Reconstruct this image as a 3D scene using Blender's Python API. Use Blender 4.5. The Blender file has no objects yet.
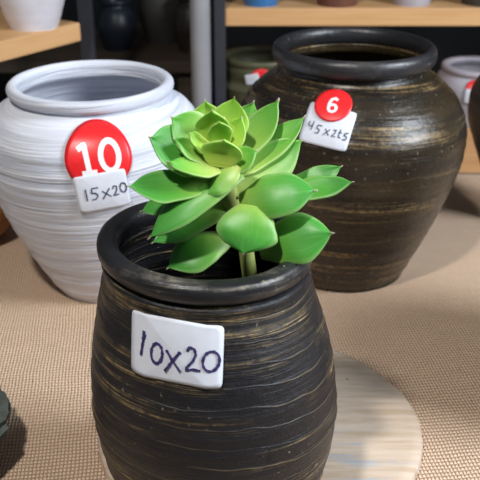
import bpy, bmesh, math, random
from mathutils import Vector, Matrix, noise

S = bpy.context.scene
COL = S.collection
R = math.radians
TT = 0.75                                   # height of the table top

# ------------------------------------------------------------------ camera
cam_d = bpy.data.cameras.new('camera')
cam = bpy.data.objects.new('camera', cam_d); COL.objects.link(cam)
cam.location = (0, 0, TT + 0.568)
cam.rotation_euler = (R(90 - 26), 0, 0)
cam_d.sensor_width = 36
cam_d.lens = 850 / 480 * 36
cam_d.clip_start = 0.02
cam_d.dof.use_dof = True
cam_d.dof.focus_distance = 0.70
cam_d.dof.aperture_fstop = 14
S.camera = cam

# ------------------------------------------------------------------ world, lamps, exposure
w = bpy.data.worlds.new('world'); S.world = w; w.use_nodes = True
bg = w.node_tree.nodes['Background']
bg.inputs[0].default_value = (0.80, 0.90, 1.0, 1); bg.inputs[1].default_value = 0.09

def aim(o, target):
    o.rotation_euler = (Vector(target) - o.location).to_track_quat('-Z', 'Y').to_euler()

def spot(name, loc, target, power, size, angle, blend, color):
    l = bpy.data.lights.new(name, 'SPOT'); l.energy = power; l.shadow_soft_size = size
    l.spot_size = R(angle); l.spot_blend = blend; l.color = color
    o = bpy.data.objects.new(name, l); COL.objects.link(o); o.location = loc; aim(o, target); return o

def area(name, loc, target, power, sx, sy, color):
    l = bpy.data.lights.new(name, 'AREA'); l.energy = power; l.shape = 'RECTANGLE'; l.size = sx; l.size_y = sy
    l.color = color
    o = bpy.data.objects.new(name, l); COL.objects.link(o); o.location = loc; aim(o, target); return o

spot('ceiling_spot', (-0.38, -0.15, TT + 1.75), (0, 0.95, TT), 96, 0.06, 62, 0.6, (1.0, 0.96, 0.91))
area('side_panel', (1.50, 0.28, TT + 1.20), (0.1, 0.95, TT + .1), 50, 0.6, 0.75, (0.84, 0.92, 1.0))  # unseen soft source low on the right, placed for the jar's sheen

S.view_settings.view_transform = 'Standard'
S.view_settings.look = 'None'
S.view_settings.gamma = 1
S.view_settings.use_curve_mapping = False
S.view_settings.exposure = 0.0

# ------------------------------------------------------------------ materials
class NT:
    def __init__(s, name):
        s.m = bpy.data.materials.new(name); s.m.use_nodes = True
        s.t = s.m.node_tree; s.b = s.t.nodes['Principled BSDF']
    def n(s, typ, **kw):
        nd = s.t.nodes.new('ShaderNode' + typ)
        for k, v in kw.items(): setattr(nd, k, v)
        return nd
    def put(s, sock, v):
        if hasattr(v, 'is_output'): s.t.links.new(v, sock)
        else: sock.default_value = v
    def math(s, op, a, b=None, c=None, clamp=False):
        nd = s.n('Math', operation=op); nd.use_clamp = clamp
        s.put(nd.inputs[0], a)
        if b is not None: s.put(nd.inputs[1], b)
        if c is not None: s.put(nd.inputs[2], c)
        return nd.outputs[0]
    def coord(s, kind='Object'):
        return s.n('TexCoord').outputs[kind]
    def mapping(s, v, scale=(1, 1, 1), rot=(0, 0, 0), loc=(0, 0, 0)):
        nd = s.n('Mapping'); s.t.links.new(v, nd.inputs[0])
        nd.inputs['Scale'].default_value = scale; nd.inputs['Rotation'].default_value = rot
        nd.inputs['Location'].default_value = loc
        return nd.outputs[0]
    def noise(s, v, scale, detail=4, rough=.55, dist=0):
        nd = s.n('TexNoise'); s.t.links.new(v, nd.inputs['Vector'])
        nd.inputs['Scale'].default_value = scale; nd.inputs['Detail'].default_value = detail
        nd.inputs['Roughness'].default_value = rough; nd.inputs['Distortion'].default_value = dist
        return nd.outputs['Fac']
    def ramp(s, fac, stops):
        nd = s.n('ValToRGB'); cr = nd.color_ramp
        s.put(nd.inputs[0], fac)
        while len(cr.elements) < len(stops): cr.elements.new(0.5)
        for e, (p, c) in zip(cr.elements, stops):
            e.position = p; e.color = (*c, 1) if not isinstance(c, float) else (c, c, c, 1)
        return nd.outputs[0]
    def mix(s, fac, a, b, mode='MIX'):
        nd = s.n('Mix', data_type='RGBA', blend_type=mode)
        s.put(nd.inputs[0], fac)
        for i, v in ((6, a), (7, b)):
            if isinstance(v, tuple): v = (*v, 1) if len(v) == 3 else v
            s.put(nd.inputs[i], v)
        return nd.outputs[2]
    def bump(s, h, strength=.4, dist=.001):
        nd = s.n('Bump'); s.put(nd.inputs['Height'], h)
        nd.inputs['Strength'].default_value = strength; nd.inputs['Distance'].default_value = dist
        s.t.links.new(nd.outputs[0], s.b.inputs['Normal'])
    def set(s, color=None, rough=None, spec=None, **kw):
        if color is not None:
            if isinstance(color, tuple) and len(color) == 3: color = (*color, 1)
            s.put(s.b.inputs['Base Color'], color)
        if rough is not None: s.put(s.b.inputs['Roughness'], rough)
        if spec is not None: s.b.inputs['Specular IOR Level'].default_value = spec
        return s.m

def plain(name, color, rough=.6, spec=.4, var=.12, scale=30):
    t = NT(name); c = t.coord()
    f = t.noise(c, scale, 4)
    lo = tuple(x * (1 - var) for x in color); hi = tuple(min(1, x * (1 + var)) for x in color)
    return t.set(t.ramp(f, [(.3, lo), (.7, hi)]), rough, spec)

def pot_dark(name, base, gold, amount, seed, zs=95, rough=.30, ring=0.0, ring_gap=.0165, bump=.5, cover=(.46, .64), second=None, spec=.5):
    """dark glaze over throwing rings with dry brushed gold-brown streaks"""
    t = NT(name); c = t.coord()
    warp = t.mapping(c, (1, 1, 1), (R(3), R(-2), 0), (seed, 0, seed))
    st = t.noise(t.mapping(warp, (4, 4, zs)), 1, 6, .62, .4)
    fine = t.noise(t.mapping(warp, (9, 9, zs * 4)), 1, 4, .65, .3)
    patch = t.noise(t.mapping(warp, (1, 1, 1.8)), 8, 4, .6)
    grit = t.noise(c, 120, 5, .7)
    speck = t.noise(c, 240, 2, .6)
    pm = t.ramp(patch, [(cover[0], 0.0), (cover[1], 1.0)])
    s1 = t.ramp(st, [(.49, 0.0), (.60, 1.0)])
    s2 = t.ramp(fine, [(.47, 0.0), (.60, 1.0)])
    k = t.math('MULTIPLY', t.math('MULTIPLY', s1, s2), pm)
    k = t.math('MULTIPLY', k, t.ramp(grit, [(.36, 0.15), (.58, 1.0)]))
    h = t.math('ADD', t.math('MULTIPLY', st, .8), t.math('ADD', t.math('MULTIPLY', fine, .4), t.math('MULTIPLY', grit, .45)))
    if ring:
        sp = t.n('SeparateXYZ'); t.t.links.new(warp, sp.inputs[0])
        wz = t.math('ADD', sp.outputs[2], t.math('MULTIPLY', t.noise(t.mapping(warp, (1, 1, .5)), 5, 4), .034))
        fr = t.math('ABSOLUTE', t.math('SUBTRACT', t.math('FRACT', t.math('DIVIDE', wz, ring_gap)), .5))
        ln = t.ramp(fr, [(0.0, 1.0), (.055, 0.0)])
        brk = t.ramp(t.noise(t.mapping(warp, (1, 1, 3)), 11, 4), [(.46, 0.0), (.60, 1.0)])
        k = t.math('MAXIMUM', k, t.math('MULTIPLY', t.math('MULTIPLY', ln, brk), ring))
        h = t.math('ADD', h, t.math('MULTIPLY', ln, .25))
    k = t.math('MULTIPLY', k, amount, clamp=True)
    tone = t.noise(t.mapping(warp, (2, 2, 14)), 3, 4)
    col = t.mix(t.ramp(tone, [(.40, 0.0), (.70, .8)]), base, second or tuple(x * 2.2 + .004 for x in base))
    col = t.mix(k, col, gold)
    col = t.mix(t.math('MULTIPLY', t.ramp(speck, [(.68, 0.0), (.74, 1.0)]), t.math('MULTIPLY', pm, .6)), col, (.46, .40, .28))
    t.bump(h, bump, .003)
    rg = t.math('ADD', rough, t.math('MULTIPLY', grit, .22))
    return t.set(col, rg, spec)

def mat_burlap():
    t = NT('burlap'); c = t.coord()
    nz = t.n('TexNoise'); t.t.links.new(c, nz.inputs['Vector']); nz.inputs['Scale'].default_value = 14; nz.inputs['Detail'].default_value = 3
    v = t.n('VectorMath', operation='MULTIPLY_ADD')
    t.t.links.new(nz.outputs['Color'], v.inputs[0]); v.inputs[1].default_value = (.006, .006, 0); t.t.links.new(c, v.inputs[2])
    mp = t.mapping(v.outputs[0], (1, 1, 1), (0, 0, R(-7)))
    sp = t.n('SeparateXYZ'); t.t.links.new(mp, sp.inputs[0])
    K = math.pi / .0037
    sx = t.math('SINE', t.math('MULTIPLY', sp.outputs[0], K)); sy = t.math('SINE', t.math('MULTIPLY', sp.outputs[1], K * .72))
    a = t.math('ABSOLUTE', sx); b = t.math('ABSOLUTE', sy)
    ck = t.math('GREATER_THAN', t.math('MULTIPLY', sx, sy), 0.0)
    # over/under: on one set of squares the warp lies on top, on the other the weft
    over = t.math('MULTIPLY', t.math('POWER', a, .45), b); under = t.math('MULTIPLY', t.math('POWER', b, .45), a)
    h = t.math('ADD', t.math('MULTIPLY', over, ck), t.math('MULTIPLY', under, t.math('SUBTRACT', 1.0, ck)))
    fib = t.noise(t.mapping(c, (900, 160, 1)), 1, 3); fib2 = t.noise(t.mapping(c, (160, 900, 1)), 1, 3)
    tone = t.noise(c, 5, 4); slub = t.noise(t.mapping(c, (14, 230, 1), (0, 0, R(-7))), 1, 3)
    col = t.ramp(h, [(0.08, (.25, .145, .085)), (.40, (.70, .49, .345)), (1, (.90, .68, .50))])
    col = t.mix(.3, col, t.ramp(t.math('MULTIPLY', t.math('ADD', fib, fib2), .5), [(.35, (.46, .30, .19)), (.65, (.90, .69, .51))]))
    col = t.mix(t.ramp(slub, [(.45, 0.0), (.8, .35)]), col, (.48, .31, .20))
    col = t.mix(t.ramp(tone, [(.35, 0.0), (.75, .3)]), col, (.86, .61, .44))
    t.bump(h, .9, .0022)
    return t.set(col, .92, .1)

def mat_wood(name, lo, hi, rough=.55, axis=(3, 40, 40), rot=0.0):
    t = NT(name); c = t.coord()
    m = t.mapping(c, axis, (0, 0, rot))
    g = t.noise(m, 1.0, 6, .6, .8)
    fine = t.noise(t.mapping(c, tuple(x * 4 for x in axis), (0, 0, rot)), 1, 3)
    col = t.mix(.3, t.ramp(g, [(.3, lo), (.7, hi)]), t.ramp(fine, [(.35, lo), (.65, hi)]))
    t.bump(fine, .15, .001)
    return t.set(col, rough, .3)

def mat_board():
    t = NT('whitewashed_wood'); c = t.coord()
    m = t.mapping(c, (7, 90, 10), (0, 0, R(-2)))
    g = t.noise(m, 1, 5, .65, .5)
    st = t.noise(t.mapping(c, (9, 75, 10), (0, 0, R(-2)), (3, 1, 0)), 1, 4, .6, .4)
    pt = t.noise(c, 16, 3)
    col = t.ramp(g, [(.3, (.47, .34, .23)), (.5, (.60, .47, .36)), (.75, (.68, .57, .46))])
    blue = t.math('MULTIPLY', t.ramp(st, [(.53, 0.0), (.66, 1.0)]), t.ramp(pt, [(.48, 0.0), (.62, 1.0)]))
    col = t.mix(t.math('MULTIPLY', blue, .75), col, (.36, .43, .50))
    rust = t.math('MULTIPLY', t.ramp(t.noise(c, 60, 1), [(.76, 0.0), (.79, 1.0)]), .8)
    col = t.mix(rust, col, (.45, .16, .06))
    t.bump(t.math('ADD', g, t.noise(c, 90, 4)), .3, .001)
    return t.set(col, .75, .2)

def mat_white_pot():
    t = NT('white_glaze'); c = t.coord()
    w_ = t.mapping(c, (1, 1, 1), (R(-2), R(3), 0))
    st = t.noise(t.mapping(w_, (5, 5, 150)), 1, 4, .6, .25)
    st2 = t.noise(t.mapping(w_, (3, 3, 420)), 1, 3, .6, .2)
    tone = t.noise(t.mapping(w_, (3, 3, 10)), 2.2, 4)
    col = t.ramp(st, [(.30, (.50, .53, .62)), (.48, (.64, .67, .76)), (.65, (.74, .76, .84))])
    col = t.mix(t.ramp(tone, [(.5, 0.0), (.8, .5)]), col, (.66, .66, .66))
    h = t.math('ADD', st, t.math('MULTIPLY', st2, .5))
    t.bump(h, .7, .005)
    return t.set(col, .62, .3)

def mat_leaf(name, base, mid, tip, edge):
    t = NT(name)
    uv = t.n('UVMap').outputs[0]
    sp = t.n('SeparateXYZ'); t.t.links.new(uv, sp.inputs[0])
    u, v = sp.outputs[0], sp.outputs[1]
    nz = t.noise(t.coord(), 55, 4)
    uu = t.math('ADD', u, t.math('MULTIPLY', t.math('SUBTRACT', nz, .5), .35))
    col = t.ramp(uu, [(.05, base), (.42, mid), (.8, tip)])
    e = t.math('ABSOLUTE', t.math('SUBTRACT', t.math('MULTIPLY', v, 2), 1))
    col = t.mix(t.math('MULTIPLY', t.ramp(e, [(.80, 0.0), (1.0, 1.0)]), .55), col, edge)
    vein = t.noise(t.mapping(uv, (3, 26, 1)), 1, 3)
    col = t.mix(t.ramp(vein, [(.5, 0.0), (.8, .25)]), col, edge)
    col = t.mix(t.ramp(u, [(.955, 0.0), (.985, 1.0)]), col, (.62, .50, .40))
    t.bump(t.noise(t.coord(), 120, 3), .12, .001)
    t.b.inputs['Subsurface Weight'].default_value = .25
    t.b.inputs['Subsurface Radius'].default_value = (.004, .008, .002)
    t.b.inputs['Subsurface Scale'].default_value = 1
    return t.set(col, .42, .42)

M = {}
M['front_pot'] = pot_dark('black_brushed_glaze', (.011, .011, .014), (.44, .31, .14), 1.1, 5.3, 120, .32, .25, .0165, .7, (.42, .60), (.019, .018, .019), .36)
M['jar'] = pot_dark('bronze_black_glaze', (.014, .011, .009), (.25, .17, .075), 1.3, 11.3, 75, .17, .15, .045, .5, (.32, .54), (.046, .031, .014))
M['rim'] = pot_dark('black_rim_glaze', (.013, .013, .015), (.34, .30, .24), .6, 7.7, 60, .24, 0, .02, .4)
M['jar_side'] = pot_dark('black_brown_glaze', (.02, .015, .013), (.14, .08, .04), .6, 21, 60, .3)
M['white_pot'] = mat_white_pot()
M['burlap'] = mat_burlap()
M['board'] = mat_board()
M['table'] = mat_wood('orange_pine', (.50, .25, .10), (.66, .37, .17), .5, (2.5, 30, 30))
M['shelf'] = mat_wood('pine_shelf', (.60, .34, .15), (.74, .45, .22), .5, (2.5, 40, 40))
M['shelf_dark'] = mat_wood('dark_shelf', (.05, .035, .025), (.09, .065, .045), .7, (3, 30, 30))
M['paper'] = plain('label_paper', (.70, .73, .81), .6, .3, .05, 60)
M['red'] = plain('red_sticker', (.78, .018, .022), .35, .5, .1, 80)
M['digit'] = plain('white_print', (.88, .86, .88), .4, .4, .03)
M['ink'] = plain('violet_black_ink', (.05, .035, .13), .5, .3, .5, 300)
M['ink_blue'] = plain('blue_black_ink', (.045, .06, .12), .5, .3, .5, 300)
M['soil'] = plain('dark_soil', (.018, .016, .017), .7, .4, .6, 120)
M['leaf_outer'] = mat_leaf('leaf_green', (.26, .42, .075), (.09, .33, .035), (.055, .30, .04), (.36, .52, .20))
M['leaf_mid'] = mat_leaf('leaf_light_green', (.46, .56, .15), (.26, .48, .08), (.12, .40, .05), (.46, .62, .26))
M['leaf_young'] = mat_leaf('leaf_yellow_green', (.50, .62, .10), (.40, .60, .085), (.27, .54, .06), (.56, .70, .27))
M['stem'] = plain('stem_green', (.36, .42, .12), .5, .3)
M['pipe'] = plain('grey_pipe', (.30, .31, .34), .45, .5, .08, 12)
M['post'] = plain('dark_steel', (.035, .038, .05), .5, .5)
M['pot_blue'] = plain('blue_glaze', (.04, .17, .42), .3, .5)
M['pot_brown'] = plain('brown_clay', (.16, .065, .045), .6, .3)
M['pot_grey'] = plain('grey_glaze', (.42, .40, .45), .55, .4)
M['pot_pale'] = plain('pale_glaze', (.74, .74, .82), .5, .4, .05)
M['pot_green'] = plain('olive_glaze', (.085, .085, .045), .4, .5)
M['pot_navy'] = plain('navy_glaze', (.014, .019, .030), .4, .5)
M['pot_ash'] = plain('ash_glaze', (.06, .055, .05), .6, .4)
M['terracotta'] = plain('terracotta', (.36, .16, .06), .6, .3)
M['stone'] = plain('grey_green_stone', (.11, .13, .12), .85, .2, .5, 45)
M['concrete'] = plain('concrete_floor', (.05, .047, .045), .8, .2, .2, 4)
M['wall'] = plain('dark_wall', (.022, .022, .022), .9, .1, .3, 2)

# ------------------------------------------------------------------ builders
def obj(name, verts, faces, mat, parent=None, loc=(0, 0, 0), rot=(0, 0, 0), smooth=True, uv=None):
    me = bpy.data.meshes.new(name); me.from_pydata([tuple(v) for v in verts], [], faces); me.update()
    if uv:
        l = me.uv_layers.new(name='UVMap')
        for i, lp in enumerate(me.loops): l.data[i].uv = uv[lp.vertex_index]
    bm = bmesh.new(); bm.from_mesh(me); bmesh.ops.recalc_face_normals(bm, faces=bm.faces); bm.to_mesh(me); bm.free()
    if smooth:
        for p in me.polygons: p.use_smooth = True
    if mat: me.materials.append(mat)
    o = bpy.data.objects.new(name, me); COL.objects.link(o)
    o.parent = parent; o.location = loc; o.rotation_euler = rot
    return o

def thing(name, label, cat, loc, rotz=0, group=None):
    o = bpy.data.objects.new(name, None); COL.objects.link(o); o.empty_display_size = .05
    o.location = loc; o.rotation_euler = (0, 0, rotz)
    return tag(o, label, cat, group)

def tag(o, label, cat, group=None, kind=None):
    o['label'] = label; o['category'] = cat
    if group: o['group'] = group
    if kind: o['kind'] = kind
    return o

def structure(o):
    o['kind'] = 'structure'; return o

def catmull(pts, n):
    out = []
    P = [pts[0]] + list(pts) + [pts[-1]]
    for i in range(1, len(P) - 2):
        for k in range(n):
            t = k / n
            q = []
            for j in range(2):
                a, b, c, d = P[i - 1][j], P[i][j], P[i + 1][j], P[i + 2][j]
                q.append(.5 * (2 * b + (c - a) * t + (2 * a - 5 * b + 4 * c - d) * t * t + (3 * b - a - 3 * c + d) * t ** 3))
            out.append(tuple(q))
    out.append(tuple(pts[-1]))
    return out

class Lathe:
    """a turned surface from (radius, height) points, smooth between them, with optional ripples r += f(theta, z)"""
    def __init__(s, pts, n=8, ripple=None, lean=None):
        s.prof = catmull(pts, n); s.ripple = ripple; s.lean = lean
    def radius(s, z):
        pr = s.prof
        for (r0, z0), (r1, z1) in zip(pr, pr[1:]):
            if min(z0, z1) <= z <= max(z0, z1) and z1 != z0: return r0 + (r1 - r0) * (z - z0) / (z1 - z0)
        return pr[-1][0]
    def point(s, th, z, off=0):
        r = s.radius(z); e = .002
        sl = (s.radius(z + e) - s.radius(z - e)) / (2 * e)
        nr, nz = 1 / math.hypot(1, sl), -sl / math.hypot(1, sl)
        rr = r + off * nr
        p = Vector((rr * math.sin(th), -rr * math.cos(th), z + off * nz))
        return s.lean(p) if s.lean else p
    def build(s, name, mat, parent, seg=96, closed=False, **kw):
        v, f = [], []
        n = len(s.prof)
        for (r, z) in s.prof:
            for k in range(seg):
                th = 2 * math.pi * k / seg
                rr = r + (s.ripple(th, z) if s.ripple and r > .01 else 0)
                p = Vector((rr * math.sin(th), -rr * math.cos(th), z))
                v.append(s.lean(p) if s.lean else p)
        for i in range(n if closed else n - 1):
            a, b = i * seg, ((i + 1) % n) * seg
            for k in range(seg):
                k2 = (k + 1) % seg
                f.append((a + k, a + k2, b + k2, b + k))
        if not closed:
            for i in (0, n - 1):
                if s.prof[i][0] > 1e-4: f.append(tuple(i * seg + k for k in range(seg)))
        return obj(name, v, f, mat, parent, **kw)

def rim_ring(rin, rout, z0, z1, k=4, power=2.6):
    """closed rounded lip section"""
    c, h = (rin + rout) / 2, (z0 + z1) / 2
    a, b = (rout - rin) / 2, (z1 - z0) / 2
    pts = []
    for i in range(28):
        t = 2 * math.pi * i / 28
        cs, sn = math.cos(t), math.sin(t)
        pts.append((c + a * math.copysign(abs(cs) ** (2 / power), cs), h + b * math.copysign(abs(sn) ** (2 / power), sn)))
    l = Lathe([(0, 0), (1, 1)], 1); l.prof = pts
    return l

def shell(outer, neck_in, depth, wall=.008):
    """body profile: up the outside, over the neck, down the inside to the floor of the pot"""
    inner = [(max(r - wall, .004), z) for (r, z) in reversed(outer) if z > depth]
    inner[0] = (neck_in, outer[-1][1])
    return outer + inner + [(inner[-1][0] * .8, depth), (.0005, depth)]

def patch_map(lathe, th0, z0, tilt, off):
    """(u, v) in metres on the wall of a pot -> point; u runs around, v up"""
    ct, sn = math.cos(tilt), math.sin(tilt)
    e = .002
    def f(u, v, extra=0):
        a, b = u * ct - v * sn, u * sn + v * ct
        sl = (lathe.radius(z0 + e) - lathe.radius(z0 - e)) / (2 * e)
        z = z0 + b / math.hypot(1, sl)
        return lathe.point(th0 + a / lathe.radius(z), z, off + extra)
    return f

def sheet(name, fm, outline_w, outline_h, mat, parent, thick=.0006, corner=.1, n=18, round_=False, curl=0):
    """a thin sticker pressed on the wall: rounded rectangle or disc"""
    v, f = [], []
    rings = 8
    N = 64
    def edge(t):
        c, s_ = math.cos(t), math.sin(t)
        if round_: return c * outline_w / 2, s_ * outline_h / 2
        p = 2 / 14
        return math.copysign(abs(c) ** p, c) * outline_w / 2, math.copysign(abs(s_) ** p, s_) * outline_h / 2
    for side in (1, 0):
        base = len(v)
        v.append(fm(0, 0, thick * side))
        for r in range(1, rings + 1):
            for k in range(N):
                x, y = edge(2 * math.pi * (k + .5) / N); q = r / rings
                v.append(fm(x * q, y * q, thick * side + curl * q ** 6))
        for k in range(N):
            f.append((base, base + 1 + k, base + 1 + (k + 1) % N))
        for r in range(rings - 1):
            a, b = base + 1 + r * N, base + 1 + (r + 1) * N
            for k in range(N): f.append((a + k, a + (k + 1) % N, b + (k + 1) % N, b + k))
    b0, b1 = 1 + (rings - 1) * N, 1 + rings * N + 1 + (rings - 1) * N
    for k in range(N): f.append((b0 + k, b0 + (k + 1) % N, b1 + (k + 1) % N, b1 + k))
    o = obj(name, v, f, mat, parent)
    for p in o.data.polygons[-N:]: p.use_smooth = False
    return o

def strokes(name, fm, lines, width, mat, parent, lift=.0004, jitter=0, seed=1, closed=()):
    """pen strokes or printed numerals as thin raised ribbons following the sticker"""
    rnd = random.Random(seed)
    v, f = [], []
    for li, pl in enumerate(lines):
        pl = [Vector(p) for p in pl]
        w_ = width
        pts = []
        for a, b in zip(pl, pl[1:]):
            m = max(2, int((b - a).length / .0008))
            for k in range(m): pts.append(a + (b - a) * k / m)
        if li not in closed: pts.append(pl[-1])
        n = len(pts)
        base = len(v)
        for i, p in enumerate(pts):
            if li in closed: d = pts[(i + 1) % n] - pts[i - 1]
            else: d = pts[min(i + 1, n - 1)] - pts[max(i - 1, 0)]
            d.normalize(); nn = Vector((-d.y, d.x))
            ww = w_ / 2 * (1 + jitter * rnd.uniform(-1, 1))
            for q, ex in ((ww, lift), (-ww, lift), (-ww, 0), (ww, 0)):
                v.append(fm(p.x + nn.x * q, p.y + nn.y * q, ex))
        m = n if li in closed else n - 1
        for i in range(m):
            a, b = base + 4 * i, base + 4 * ((i + 1) % n)
            for k in range(4): f.append((a + k, a + (k + 1) % 4, b + (k + 1) % 4, b + k))
        if li not in closed:
            f.append((base, base + 1, base + 2, base + 3)); e = base + 4 * (n - 1); f.append((e, e + 1, e + 2, e + 3))
    return obj(name, v, f, mat, parent, smooth=False)

def ell(cx, cy, rx, ry, a0=0, a1=360, n=28, tilt=0):
    out = []
    for i in range(n + 1):
        a = R(a0 + (a1 - a0) * i / n)
        x, y = rx * math.cos(a), ry * math.sin(a)
        out.append((cx + x * math.cos(tilt) - y * math.sin(tilt), cy + x * math.sin(tilt) + y * math.cos(tilt)))
    return out

def box(name, mn, mx, mat, parent=None, bevel=.003, loc=(0, 0, 0), rotz=0):
    bm = bmesh.new(); bmesh.ops.create_cube(bm, size=1)
    for v in bm.verts: v.co = Vector([mn[i] + (v.co[i] + .5) * (mx[i] - mn[i]) for i in range(3)])
    if bevel: bmesh.ops.bevel(bm, geom=bm.edges[:], offset=bevel, segments=2, affect='EDGES', profile=.7)
    me = bpy.data.meshes.new(name); bm.to_mesh(me); bm.free(); me.materials.append(mat)
    o = bpy.data.objects.new(name, me); COL.objects.link(o); o.parent = parent; o.location = loc; o.rotation_euler = (0, 0, rotz)
    return o

# ------------------------------------------------------------------ the setting
structure(box('floor', (-3, -1, -.05), (3, 4.2, 0), M['concrete'], bevel=0))
structure(box('wall_back', (-3, 3.6, 0), (3, 3.7, 2.8), M['wall'], bevel=0))

# ------------------------------------------------------------------ table, cloth, board
t = thing('display_table', 'orange pine table under the burlap, bare wood along its far edge', 'table', (0, 0, 0))
box('table_top', (-.70, .30, TT - .035), (1.15, 1.70, TT), M['table'], t, .004)
for x in (-.64, 1.08):
    for y in (.37, 1.62): box('leg', (x - .035, y - .035, 0), (x + .035, y + .035, TT - .035), M['table'], t, .004)

def burlap():
    v, f = [], []
    nx, ny = 130, 80
    for j in range(ny + 1):
        for i in range(nx + 1):
            x = -.69 + 1.82 * i / nx
            y = .31 + (1.435 - .31) * j / ny
            if j == ny: y += .004 * noise.noise(Vector((x * 9, 2, 0)))
            z = .0035 + .0012 * noise.noise(Vector((x * 5, y * 5, 3)))
            v.append((x, y, z))
    n = len(v)
    v += [(x, y, z - .0022) for x, y, z in v]
    W = nx + 1
    for j in range(ny):
        for i in range(nx):
            a = j * W + i; f.append((a, a + 1, a + W + 1, a + W)); f.append((n + a, n + a + W, n + a + W + 1, n + a + 1))
    edge = [i for i in range(nx)] ; 
    for i in range(nx):
        f.append((i, n + i, n + i + 1, i + 1)); a = ny * W + i; f.append((a, a + 1, n + a + 1, n + a))
    for j in range(ny):
        a = j * W; f.append((a, a + W, n + a + W, n + a)); a = j * W + nx; f.append((a, n + a, n + a + W, a + W))
    return obj('burlap_cloth', v, f, M['burlap'], None, (0, 0, TT))
tag(burlap(), 'coarse tan burlap cloth spread over the table beneath all the pots', 'cloth')
CL = TT + .0045                               # top of the cloth

def round_board():
    v, f = [], []
    N = 140; rings = 14
    def rad(a):
        p = Vector((math.cos(a) * 1.6, math.sin(a) * 1.6, 4))
        return .164 * (1 + .012 * noise.noise(p) + .006 * noise.noise(p * 5))
    H = .012
    v.append((0, 0, H))
    for r in range(1, rings + 1):
        for k in range(N):
            a = 2 * math.pi * k / N; q = rad(a) * r / rings
            if r == rings: q -= .0015
            v.append((q * math.cos(a), q * math.sin(a), H - (.001 if r == rings else 0)))
    for hz, dr in ((H - .003, 0), (.002, .001), (0, -.001)):
        for k in range(N):
            a = 2 * math.pi * k / N; q = rad(a) + dr + .0006 * noise.noise(Vector((k * .9, hz * 300, 0)))
            v.append((q * math.cos(a), q * math.sin(a), hz))
    for k in range(N): f.append((0, 1 + k, 1 + (k + 1) % N))
    for r in range(rings + 2):
        a, b = 1 + r * N, 1 + (r + 1) * N
        for k in range(N): f.append((a + k, a + (k + 1) % N, b + (k + 1) % N, b + k))
    f.append(tuple(1 + (rings + 2) * N + k for k in range(N)))
    o = obj('round_board', v, f, M['board'], None, (.020, .704, CL))
    for p in o.data.polygons: p.use_smooth = p.center.z > .0115
    return tag(o, 'round whitewashed wooden board with blue-grey streaks under the front pot', 'board')
round_board()

# ------------------------------------------------------------------ front pot
PX, PY = -.0255, .590
BZ = CL + .012
HF = TT + .275 - BZ                           # height of the rim's middle above its base
def ridges(seed, amp, freq, wob):
    def fn(th, z):
        p = Vector((math.cos(th) * 1.3, math.sin(th) * 1.3, seed))
        zz = z + wob * noise.noise(p) + .0016 * math.sin(th + seed)
        a = noise.noise(Vector((seed, zz * freq, math.cos(th) * .35)))
        b = noise.noise(Vector((math.cos(th) * 1.5, math.sin(th) * 1.5 + seed, zz * freq * 3)))
        return amp * (a + .5 * b)
    return fn
def front_ripple(th, z):
    zz = z + .003 * math.sin(th * 1.0 + .6) + .0015 * noise.noise(Vector((math.cos(th) * 2, math.sin(th) * 2, 1)))
    g = (zz / .0165) % 1.0                    # turned steps, each with a small raised lip
    step = (.0011 * (1 - g) ** 3 - .0003) * min(1, max(0, (.19 - z) / .05))
    return step + .0007 * noise.noise(Vector((math.cos(th) * .8, math.sin(th) * .8, zz * 260))) + .0006 * noise.noise(Vector((math.cos(th) * 3, math.sin(th) * 3, z * 40)))
pot = thing('ceramic_planter', 'black barrel-shaped pot in front holding the succulent, with gold brush streaks', 'pot', (PX, PY, BZ), 0, 'dark glazed ceramic pots')
outer = [(.0005, .0), (.052, 0), (.063, .002), (.0715, .008), (.0820, .026), (.0925, .054), (.0995, .085), (.1022, .122), (.0995, .158), (.0945, .186), (.0885, .210), (.0840, .227), (.0810, .238), (.0800, .248)]
def lean(p):                                  # the hand-turned pot sits a little crooked
    q = max(0, p.z) / HF
    return Vector((p.x + .006 - .0072 * q * q, p.y, p.z - p.x * .05 * q))
body = Lathe(shell(outer, .0685, .012), 10, front_ripple, lean)
body.build('body', M['front_pot'], pot, 220)
rr = rim_ring(.0665, .0830, HF - .0075, HF + .0095)
rr.lean = lean
rr.ripple = lambda th, z: .0006 * noise.noise(Vector((math.cos(th) * 4, math.sin(th) * 4, z * 60)))
rr.build('rim', M['rim'], pot, 160, True)
fb = Lathe(outer, 10, None, lean)
fm = patch_map(fb, R(-14), .2160, R(-1), .0031)
lab = sheet('price_label', fm, .0675, .0470, M['paper'], pot, .0004); lab['label'] = 'white paper label with the size written by pen'
ft = lambda u, v, e=0: fm(u, v, .0007 + e)
hand = [[(-.0215, .0085), (-.0235, .0015), (-.0250, -.0085)], [(-.0235, .004), (-.0225, .0105)],
        ell(-.0125, -.003, .0042, .0075, 90, 450, 20, -.1),
        [(-.0055, .0015), (-.0005, -.006), (.0045, -.0125)], [(.0045, .002), (-.001, -.006), (-.0065, -.0145)],
        [(.0090, .003), (.0105, .0062), (.0140, .0055), (.0150, .001), (.0130, -.004), (.009, -.009), (.0085, -.011), (.013, -.0098), (.0185, -.0105)],
        ell(.0255, -.003, .0056, .0075, 80, 440, 20, -.2)]
strokes('handwriting', ft, hand, .0019, M['ink'], lab, .0003, .35, 3)

tag(Lathe([(.0005, .195), (.03, .197), (.055, .196), (.0690, .194), (.0690, .190), (.0005, .188)], 6,
          lambda th, z: 0).build('potting_soil', M['soil'], None, 64, loc=(PX, PY, BZ)), 'dark soil inside the front black pot below the leaves', 'soil', kind='stuff')

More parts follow.
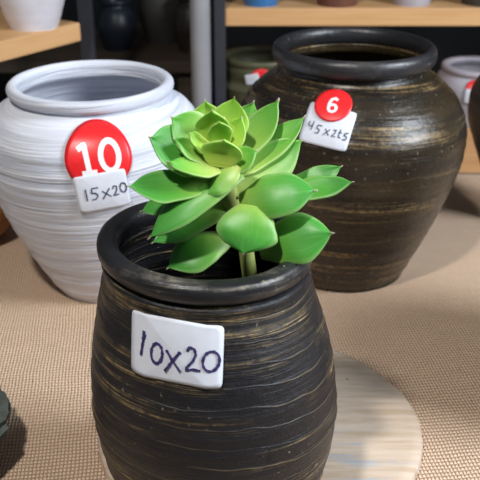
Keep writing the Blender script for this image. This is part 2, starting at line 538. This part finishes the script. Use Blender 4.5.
# ------------------------------------------------------------------ succulent
# <leaves>
LEAVES = [
    ((0.0081, -0.0186, 0.0648), (-0.056, -0.0278, 0.0631), 0.0296, (-0.2, -0.55, 0.8), -0.08, 'outer'),
    ((0.0027, 0.0093, 0.0478), (-0.0518, 0.0046, 0.0307), 0.0266, (-0.4, -0.5, 0.75), 0.05, 'outer'),
    ((0.0255, -0.0112, 0.0689), (-0.042, -0.0405, 0.0296), 0.0274, (-0.3, -0.6, 0.7), 0.08, 'outer'),
    ((0.0179, 0.0, 0.0377), (-0.042, -0.0179, 0.0145), 0.0252, (-0.2, -0.5, 0.8), 0.05, 'outer'),
    ((0.0148, -0.0045, 0.0121), (-0.03, -0.0265, -0.0022), 0.0326, (-0.1, -0.6, 0.75), 0.08, 'outer'),
    ((0.0342, -0.0275, 0.049), (0.0276, -0.049, 0.0202), 0.0444, (0, -0.85, 0.5), 0.12, 'outer'),
    ((0.0405, -0.0179, 0.0103), (0.0926, -0.0361, 0.0323), 0.0385, (0.1, -0.75, 0.65), 0.1, 'outer'),
    ((0.0255, -0.0184, 0.0474), (0.0806, -0.0278, 0.0623), 0.0348, (0.05, -0.75, 0.65), 0.1, 'outer'),
    ((0.056, 0.0092, 0.0445), (0.1115, 0.0, 0.0557), 0.0207, (0.1, -0.5, 0.85), -0.05, 'outer'),
    ((0.0526, 0.0185, 0.0406), (0.1055, 0.0281, 0.0576), 0.0207, (0, -0.5, 0.8), -0.08, 'outer'),
    ((0.0195, 0.0, 0.0484), (0.0737, 0.019, 0.0836), 0.0326, (-0.05, -0.75, 0.6), -0.05, 'mid'),
    ((0.0179, 0.0093, 0.0576), (0.0762, 0.0289, 0.0977), 0.0281, (-0.3, -0.5, 0.7), -0.06, 'mid'),
    ((0.0165, 0.0094, 0.0656), (0.0563, 0.0291, 0.1109), 0.0296, (-0.6, -0.55, 0.5), -0.08, 'mid'),
    ((0.0133, 0.0188, 0.0669), (0.0369, 0.0388, 0.1072), 0.0266, (-0.2, -0.8, 0.5), -0.08, 'mid'),
    ((0.0042, 0.0189, 0.0709), (-0.0007, 0.0291, 0.1116), 0.0326, (0, -0.85, 0.5), -0.1, 'young'),
    ((0.0122, 0.0, 0.0779), (0.0219, 0.0097, 0.1197), 0.0296, (-0.1, -0.85, 0.4), -0.1, 'young'),
    ((0.0079, 0.0, 0.0818), (-0.025, 0.0, 0.107), 0.034, (0.1, -0.7, 0.7), -0.08, 'mid'),
    ((0.0092, 0.0, 0.0716), (-0.0402, -0.019, 0.0976), 0.04, (0.1, -0.65, 0.75), -0.08, 'outer'),
    ((0.0104, -0.0187, 0.0726), (-0.0262, -0.0328, 0.0841), 0.0192, (0, -0.4, 0.9), -0.05, 'mid'),
    ((0.0111, -0.0169, 0.0757), (0.0143, -0.0247, 0.0996), 0.0311, (0, -0.9, 0.35), -0.1, 'young'),
    ((0.0064, 0.0, 0.0818), (0.0057, -0.0097, 0.1167), 0.0252, (0, -0.85, 0.4), -0.1, 'young'),
    ((0.0067, -0.0094, 0.0837), (-0.0111, -0.0191, 0.1014), 0.0163, (0.1, -0.5, 0.85), -0.08, 'young'),
    ((0.0123, 0.0, 0.0787), (0.0277, 0.0048, 0.1054), 0.0222, (-0.4, -0.6, 0.5), -0.1, 'young'),
    ((0.0081, -0.0094, 0.0767), (-0.0225, -0.019, 0.0969), 0.0192, (0.1, -0.5, 0.85), -0.08, 'mid'),
    ((0.0125, -0.0113, 0.0859), (0.0109, -0.0211, 0.1116), 0.0178, (0, -0.85, 0.4), -0.1, 'young'),
    ((0.0241, -0.0187, 0.0764), (0.0012, -0.0295, 0.0569), 0.0192, (-0.4, -0.6, 0.65), 0.05, 'mid'),
    ((0.0153, -0.014, 0.07), (0.0383, -0.0189, 0.0886), 0.0222, (-0.3, -0.6, 0.7), -0.06, 'mid'),
]
# </leaves>
ORG = Vector((PX, PY, TT + .272))
plant = thing('succulent', 'bright green succulent rosette with pointed fleshy leaves growing in the front pot', 'plant', (PX, PY, BZ + .196))
PO = Vector(plant.location)

def leaf(B, T, width, n, bend, kind, i):
    B = Vector(B) + ORG - PO; T = Vector(T) + ORG - PO
    ax = T - B; L = ax.length; ax.normalize()
    n = Vector(n); n = (n - ax * n.dot(ax)).normalized(); sd = ax.cross(n)
    NU, NV = 40, 12
    thick = .0022 + width * .055
    cup = width * .10
    v, f, uv = [], [], []
    rnd = random.Random(i * 7 + 3); tw = rnd.uniform(-.12, .12)
    def half(t):
        # narrow foot, broad beyond the middle, then a quick taper to a small spike
        base = .46 + .54 * math.sin(math.pi / 2 * min(1, t / .55)) if t < .55 else 1.0
        if t >= .55:
            q = min(1, (t - .55) / .405)
            base = (1 - q ** 2.1) ** .88 if kind == 'outer' else (1 - q ** 1.9) ** .95
            base = max(base, .075 * max(0, 1 - (t - .93) / .07) + .012 if t > .93 else .05)
        return width / 2 * base
    for j in range(NU + 1):
        t = j / NU
        hw = half(t)
        ctr = B + ax * L * t + n * (bend * L * 4 * t * (1 - t)) - n * (bend * L * .5 * t * t)
        s2 = (sd * math.cos(tw * t) + n * math.sin(tw * t)); n2 = s2.cross(ax) * -1
        if n2.dot(n) < 0: n2 = -n2
        th = thick * (1 - .75 * t ** 3) * (1 if t > .08 else .8)
        for k in range(2 * NV):
            a = 2 * math.pi * k / (2 * NV)
            c, s_ = math.cos(a), math.sin(a)
            y = hw * c
            rel = c * c
            zc = cup * rel * (hw / (width / 2)) * (1 if bend <= 0 else -.7)
            zt = min(th, hw) * math.copysign(abs(s_) ** .9, s_) * (.55 if s_ > 0 else 1.1)
            wv = noise.noise(Vector((t * 4, (1 if c > 0 else -1) * 3, i * 1.7))) * .0018 * rel * (1 - t ** 6)
            wn = noise.noise(Vector((t * 3, c * 1.5 + 9, i * 2.3))) * .0022 * t
            v.append(ctr + s2 * (y + wv) + n2 * (zc + zt + wn)); uv.append((t, (c + 1) / 2))
    W = 2 * NV
    for j in range(NU):
        for k in range(W): f.append((j * W + k, j * W + (k + 1) % W, (j + 1) * W + (k + 1) % W, (j + 1) * W + k))
    f.append(tuple(range(W))); f.append(tuple(NU * W + k for k in range(W)))
    o = obj('leaf', [x - B for x in v], f, M['leaf_' + kind], plant, tuple(B), uv=uv)
    return o
for i, a in enumerate(LEAVES): leaf(*a, i)

def tube(name, pts, rads, mat, parent, seg=14):
    v, f = [], []
    pts = [Vector(p) for p in pts]
    for i, p in enumerate(pts):
        d = (pts[min(i + 1, len(pts) - 1)] - pts[max(i - 1, 0)]).normalized()
        a = d.orthogonal().normalized(); b = d.cross(a)
        if abs(d.z) > .5: a = Vector((1, 0, 0)); a = (a - d * a.dot(d)).normalized(); b = d.cross(a)
        for k in range(seg):
            t_ = 2 * math.pi * k / seg; v.append(p + (a * math.cos(t_) + b * math.sin(t_)) * rads[i])
    for i in range(len(pts) - 1):
        for k in range(seg): f.append((i * seg + k, i * seg + (k + 1) % seg, (i + 1) * seg + (k + 1) % seg, (i + 1) * seg + k))
    f.append(tuple(range(seg))); f.append(tuple((len(pts) - 1) * seg + k for k in range(seg)))
    return obj(name, v, f, mat, parent)
tube('stem', [(.030, .004, -.004), (.034, 0, .03), (.030, -.003, .062), (.016, 0, .11), (.011, 0, .15), (.011, .002, .166)], [.006, .006, .006, .007, .007, .004], M['stem'], plant)

# ------------------------------------------------------------------ white pot
def white_pot():
    x, y = -.184, 1.027
    p = thing('ceramic_planter', 'large white ribbed pot on the burlap with a red 10 sticker', 'pot', (x, y, CL))
    o_ = [(.0005, 0), (.056, 0), (.063, .003), (.077, .025), (.102, .073), (.123, .123), (.1355, .169), (.1385, .197), (.135, .224), (.123, .245), (.107, .257), (.0975, .263), (.0955, .272)]
    b = Lathe(shell(o_, .0885, .012), 10, ridges(4.2, .0011, 120, .004))
    b.build('body', M['white_pot'], p, 200)
    r_ = rim_ring(.0880, .1020, .2675, .2830, power=2.2)
    r_.ripple = lambda th, z: .0007 * noise.noise(Vector((math.cos(th) * 3, math.sin(th) * 3, z * 50)))
    r_.build('rim', M['white_pot'], p, 140, True)
    L = Lathe(o_, 10)
    fm1 = patch_map(L, R(11.5), .1905, R(7), .0040)
    lb = sheet('price_label', fm1, .0585, .0445, M['paper'], p, .0005); lb['label'] = 'white paper label below the red sticker'
    fm2 = patch_map(L, R(11.0), .2270, R(5), .0024)
    st = sheet('number_sticker', fm2, .0745, .074, M['red'], p, .0005, round_=True); st['label'] = 'round red sticker with a white 10'
    # lower edge of the disc lies under the paper
    ftop = lambda u, v, e=0: fm2(u, v, .0006 + e)
    one = [[(-.0215, .0125), (-.0135, .0165), (-.0120, -.0125)], [(-.0200, -.0135), (-.0035, -.0135)]]
    zero = [ell(.0125, .0015, .0098, .0155, 0, 360, 40)]
    strokes('numeral', ftop, one + zero, .0058, M['digit'], st, .0003, closed=(2,))
    fl = lambda u, v, e=0: fm1(u, v, .0006 + e)
    hand = [[(-.0175, .007), (-.0175, -.007)],
            [(-.0035, .007), (-.0105, .007), (-.0115, .0015), (-.0075, .001), (-.0050, -.002), (-.0075, -.006), (-.0125, -.0065)],
            [(.000, .002), (.009, -.0065)], [(.0085, .004), (-.0005, -.0075)],
            [(.0115, .002), (.0135, .0055), (.0165, .004), (.0155, -.001), (.0115, -.006), (.0180, -.0055)],
            ell(.0235, .001, .0036, .0055, 60, 420, 18)]
    strokes('handwriting', fl, hand, .0014, M['ink_blue'], lb, .0003, .2, 5)
white_pot()

# ------------------------------------------------------------------ big bronze-black jar
def big_jar():
    x, y = .1455, 1.080
    p = thing('ceramic_jar', 'big bronze-black jar behind the succulent with a red 6 sticker', 'pot', (x, y, CL), 0, 'dark glazed ceramic pots')
    o_ = [(.0005, 0), (.078, 0), (.086, .003), (.104, .040), (.126, .095), (.146, .155), (.1515, .190), (.1485, .222), (.133, .252), (.110, .273), (.0965, .283), (.0925, .293)]
    b = Lathe(shell(o_, .0875, .012, .006), 10, ridges(9.1, .0010, 90, .004))
    b.build('body', M['jar'], p, 200)
    r_ = rim_ring(.0890, .1045, .2925, .3155, power=2.1)
    r_.ripple = lambda th, z: .0006 * noise.noise(Vector((math.cos(th) * 3, math.sin(th) * 3, z * 50)))
    r_.build('rim', M['rim'], p, 140, True)
    L = Lathe(o_, 10)
    fm1 = patch_map(L, R(-18.5), .2450, R(-8), .0024)
    lb = sheet('price_label', fm1, .058, .046, M['paper'], p, .0005); lb['label'] = 'white paper label below the red sticker'
    fm2 = patch_map(L, R(-17.5), .2655, R(-3), .0040)
    st = sheet('number_sticker', fm2, .0440, .0440, M['red'], p, .0005, round_=True); st['label'] = 'round red sticker with a white 6'
    ft2 = lambda u, v, e=0: fm2(u, v, .0006 + e)
    six = [ell(.0002, -.0040, .0044, .0048, 0, 360, 26), [(.0040, .0072), (.0010, .0098), (-.0030, .0075), (-.0046, .0015), (-.0043, -.004)]]
    strokes('numeral', ft2, six, .0033, M['digit'], st, .0003, closed=(0,))
    fl = lambda u, v, e=0: fm1(u, v, .0006 + e)
    hand = [[(-.0215, .003), (-.0225, -.002), (-.0165, -.002)], [(-.0165, .004), (-.0175, -.0065)],
            [(-.0055, .001), (-.0105, .001), (-.0115, -.003), (-.0075, -.004), (-.0085, -.0085), (-.0125, -.0085)],
            [(-.001, -.001), (.0045, -.008)], [(.0045, -.0005), (-.002, -.0085)],
            [(.008, -.0005), (.0115, .0005), (.0105, -.0045), (.0075, -.008), (.0125, -.0075)],
            [(.0165, .002), (.0155, -.0075), (.0185, -.0075)], [(.0145, -.002), (.0185, -.0015)],
            [(.0265, -.0005), (.0225, -.001), (.0220, -.004), (.0255, -.005), (.0245, -.009), (.0205, -.009)]]
    strokes('handwriting', fl, hand, .0012, M['ink_blue'], lb, .0003, .2, 9)
big_jar()

# ------------------------------------------------------------------ pots cut by the frame, one unseen beyond it
def simple_pot(name, label, loc, outer, mat, rim=None, rimmat=None, group=None, seed=1, seg=96, amp=.0006, depth=.010, wall=.006):
    p = thing(name, label, 'pot', loc, 0, group)
    top = outer[-1]
    b = Lathe(shell(outer, top[0] - wall, depth, wall), 8, ridges(seed, amp, 80, .003))
    b.build('body', mat, p, seg)
    if rim:
        rim_ring(*rim).build('rim', rimmat or mat, p, seg, True)
    return p
simple_pot('ceramic_jar', 'dark round jar beside the big jar, cut by the right edge of the photo', (.441, 1.245, CL),
           [(.0005, 0), (.030, 0), (.034, .003), (.048, .045), (.070, .100), (.090, .155), (.0925, .185), (.088, .210), (.074, .232), (.064, .240), (.062, .248)], M['jar_side'], (.055, .074, .244, .264), None, 'dark glazed ceramic pots', 14)
simple_pot('ceramic_jar', 'unseen dark jar beyond the right edge, its shadow falls on the burlap right of the board', (.425, .765, CL),
           [(.0005, 0), (.066, 0), (.072, .003), (.088, .045), (.110, .095), (.127, .150), (.129, .175), (.120, .205), (.100, .228), (.088, .238), (.085, .246)], M['jar_side'], (.076, .096, .242, .264), None, 'dark glazed ceramic pots', 16)  # out of view, added to cast the soft shadow right of the board
simple_pot('clay_bowl', 'brown clay bowl beside the white pot, cut by the left edge of the photo', (-.420, 1.165, CL),
           [(.0005, 0), (.050, 0), (.056, .003), (.080, .030), (.093, .06), (.092, .085), (.085, .095)], M['terracotta'], (.076, .091, .090, .104), None, None, 15)

def stone():
    bm = bmesh.new(); bmesh.ops.create_icosphere(bm, subdivisions=5, radius=1)
    for v in bm.verts:
        d = v.co.copy()
        k = 1 + .10 * noise.noise(d * 1.6) + .07 * noise.noise(d * 4) + .04 * noise.noise(d * 9)
        # broad above, undercut towards its foot
        q = .62 + .38 * min(1, max(0, (d.z + .9) / .9)) if d.z < 0 else 1
        z = d.z * (.014 if d.z > 0 else .056) * k
        z = round(z / .006) * .0045 + z * .25
        v.co = Vector((d.x * .080 * k * q, d.y * .078 * k * q, max(-.050, z)))
    lo = min(v.co.z for v in bm.verts)
    for v in bm.verts: v.co.z -= lo
    me = bpy.data.meshes.new('stone'); bm.to_mesh(me); bm.free(); me.materials.append(M['stone'])
    o = bpy.data.objects.new('stone', me); COL.objects.link(o); o.location = (-.298, .652, CL)
    tag(o, 'rough grey-green stone on the burlap in the bottom left corner of the photo', 'stone')
stone()

# ------------------------------------------------------------------ racks behind
rack = thing('storage_rack', 'pine shelf rack with dark steel posts behind the big jar', 'shelf', (0, 0, 0))
box('shelf', (-.055, 1.85, TT + .179), (1.0, 2.25, TT + .217), M['shelf'], rack, .003)
box('shelf', (-.055, 1.80, TT - .095), (1.0, 2.25, TT - .060), M['shelf'], rack, .003)
for x, y in ((-.043, 1.84), (1.012, 1.84), (-.043, 2.262), (1.012, 2.262)):
    box('post', (x - .012, y - .010, 0), (x + .012, y + .010, 1.6), M['post'], rack, .002)
UP, LO = TT + .217, TT - .060

tp = Lathe([(.0005, 0), (.021, 0), (.021, .001), (.021, .8), (.021, 1.75), (.021, 1.8), (.0005, 1.8)], 2)
p = thing('metal_pipe', 'grey upright metal pipe between the white pot and the pine rack', 'pipe', (-.083, 1.79, 0))
tp.build('pipe_shaft', M['pipe'], p, 40)
Lathe([(.0005, 0), (.055, 0), (.055, .006), (.030, .008), (.0005, .008)], 1).build('base_plate', M['pipe'], p, 40)

lr = thing('storage_rack', 'pine shelf set at an angle behind the white pot', 'shelf', (-.30, 1.61, TT + .236), math.atan2(.82, .57))
box('shelf', (-.45, 0, -.034), (0, .26, 0), M['shelf'], lr, .003)
for lx, ly in ((-.02, .276), (-.43, .276)):
    box('post', (lx - .014, ly - .014, -.983), (lx + .014, ly + .014, .7), M['post'], lr, .002)

mp = thing('metal_post', 'dark steel post standing just beyond the end of the angled pine shelf', 'post', (-.315, 1.76, 0))
box('post_shaft', (-.014, -.014, 0), (.014, .014, 1.7), M['post'], mp, .002)
box('base_plate', (-.04, -.04, 0), (.04, .04, .006), M['post'], mp, .001)

simple_pot('ceramic_planter', 'pale white pot standing on the corner shelf', (-.378, 1.575, TT + .236),
           [(.0005, 0), (.040, 0), (.044, .002), (.054, .03), (.066, .07), (.074, .11), (.076, .14), (.072, .15)], M['pot_pale'], None, None, 'pots on the shelves', 17)
cup = [(.0005, 0), (.034, 0), (.037, .002), (.041, .03), (.046, .07), (.050, .095)]
simple_pot('flower_pot', 'small blue pot on the upper pine shelf', (.045, 1.897, UP), cup, M['pot_blue'], (.044, .054, .088, .102), None, 'pots on the shelves', 18, 64)
simple_pot('flower_pot', 'small brown clay pot on the upper pine shelf, between blue and grey pots', (.212, 1.897, UP), [(r * 1.15, z) for r, z in cup], M['pot_brown'], (.050, .062, .088, .102), None, 'pots on the shelves', 19, 64)
simple_pot('flower_pot', 'small grey pot on the upper pine shelf, right of the brown one', (.375, 1.905, UP), [(r * 1.1, z) for r, z in cup], M['pot_grey'], (.048, .060, .088, .102), None, 'pots on the shelves', 20, 64)
simple_pot('flower_pot', 'squat ash-coloured pot at the far right on the upper pine shelf', (.535, 1.905, UP), [(r * 1.3, z * .7) for r, z in cup], M['pot_ash'], (.058, .071, .060, .074), None, 'pots on the shelves', 21, 64)

# olive pot with a torn red and white sticker
g_ = simple_pot('ceramic_jar', 'olive green pot low on the rack with a faded red and white sticker', (.045, 1.945, LO),
           [(.0005, 0), (.075, 0), (.082, .003), (.092, .047), (.099, .088), (.097, .096), (.086, .107), (.088, .131), (.083, .147)], M['pot_green'], (.074, .090, .141, .157), None, 'pots on the shelves', 22)
gl = Lathe([(.0005, 0), (.075, 0), (.082, .003), (.092, .047), (.099, .088), (.097, .096), (.086, .107), (.088, .131), (.083, .147)], 8)
fg = patch_map(gl, R(0), .124, R(18), .004)
s_ = sheet('number_sticker', fg, .046, .036, M['red'], g_, .0006, round_=True)
fg2 = patch_map(gl, R(-11), .120, R(10), .0055)
sheet('price_label', fg2, .030, .024, M['paper'], g_, .0006)

# grey jar on the low shelf
gp = [(.0005, 0), (.070, 0), (.076, .003), (.088, .042), (.096, .082), (.095, .102), (.087, .117), (.078, .124), (.076, .130)]
g2 = simple_pot('ceramic_jar', 'smooth grey jar with a red sticker, standing behind the dark jars', (.545, 1.915, LO), gp, M['pot_grey'], (.066, .084, .127, .140), None, 'pots on the shelves', 23)
gl = Lathe(gp, 8)
fg = patch_map(gl, R(-19), .108, R(0), .003)
sheet('number_sticker', fg, .034, .030, M['red'], g2, .0006, round_=True)
fg2 = patch_map(gl, R(-19.5), .090, R(0), .004)
sheet('price_label', fg2, .032, .030, M['paper'], g2, .0006)

# dim low shelf far behind
ls = thing('low_shelf', 'dark low shelf in the gloom behind the white pot', 'shelf', (0, 0, 0))
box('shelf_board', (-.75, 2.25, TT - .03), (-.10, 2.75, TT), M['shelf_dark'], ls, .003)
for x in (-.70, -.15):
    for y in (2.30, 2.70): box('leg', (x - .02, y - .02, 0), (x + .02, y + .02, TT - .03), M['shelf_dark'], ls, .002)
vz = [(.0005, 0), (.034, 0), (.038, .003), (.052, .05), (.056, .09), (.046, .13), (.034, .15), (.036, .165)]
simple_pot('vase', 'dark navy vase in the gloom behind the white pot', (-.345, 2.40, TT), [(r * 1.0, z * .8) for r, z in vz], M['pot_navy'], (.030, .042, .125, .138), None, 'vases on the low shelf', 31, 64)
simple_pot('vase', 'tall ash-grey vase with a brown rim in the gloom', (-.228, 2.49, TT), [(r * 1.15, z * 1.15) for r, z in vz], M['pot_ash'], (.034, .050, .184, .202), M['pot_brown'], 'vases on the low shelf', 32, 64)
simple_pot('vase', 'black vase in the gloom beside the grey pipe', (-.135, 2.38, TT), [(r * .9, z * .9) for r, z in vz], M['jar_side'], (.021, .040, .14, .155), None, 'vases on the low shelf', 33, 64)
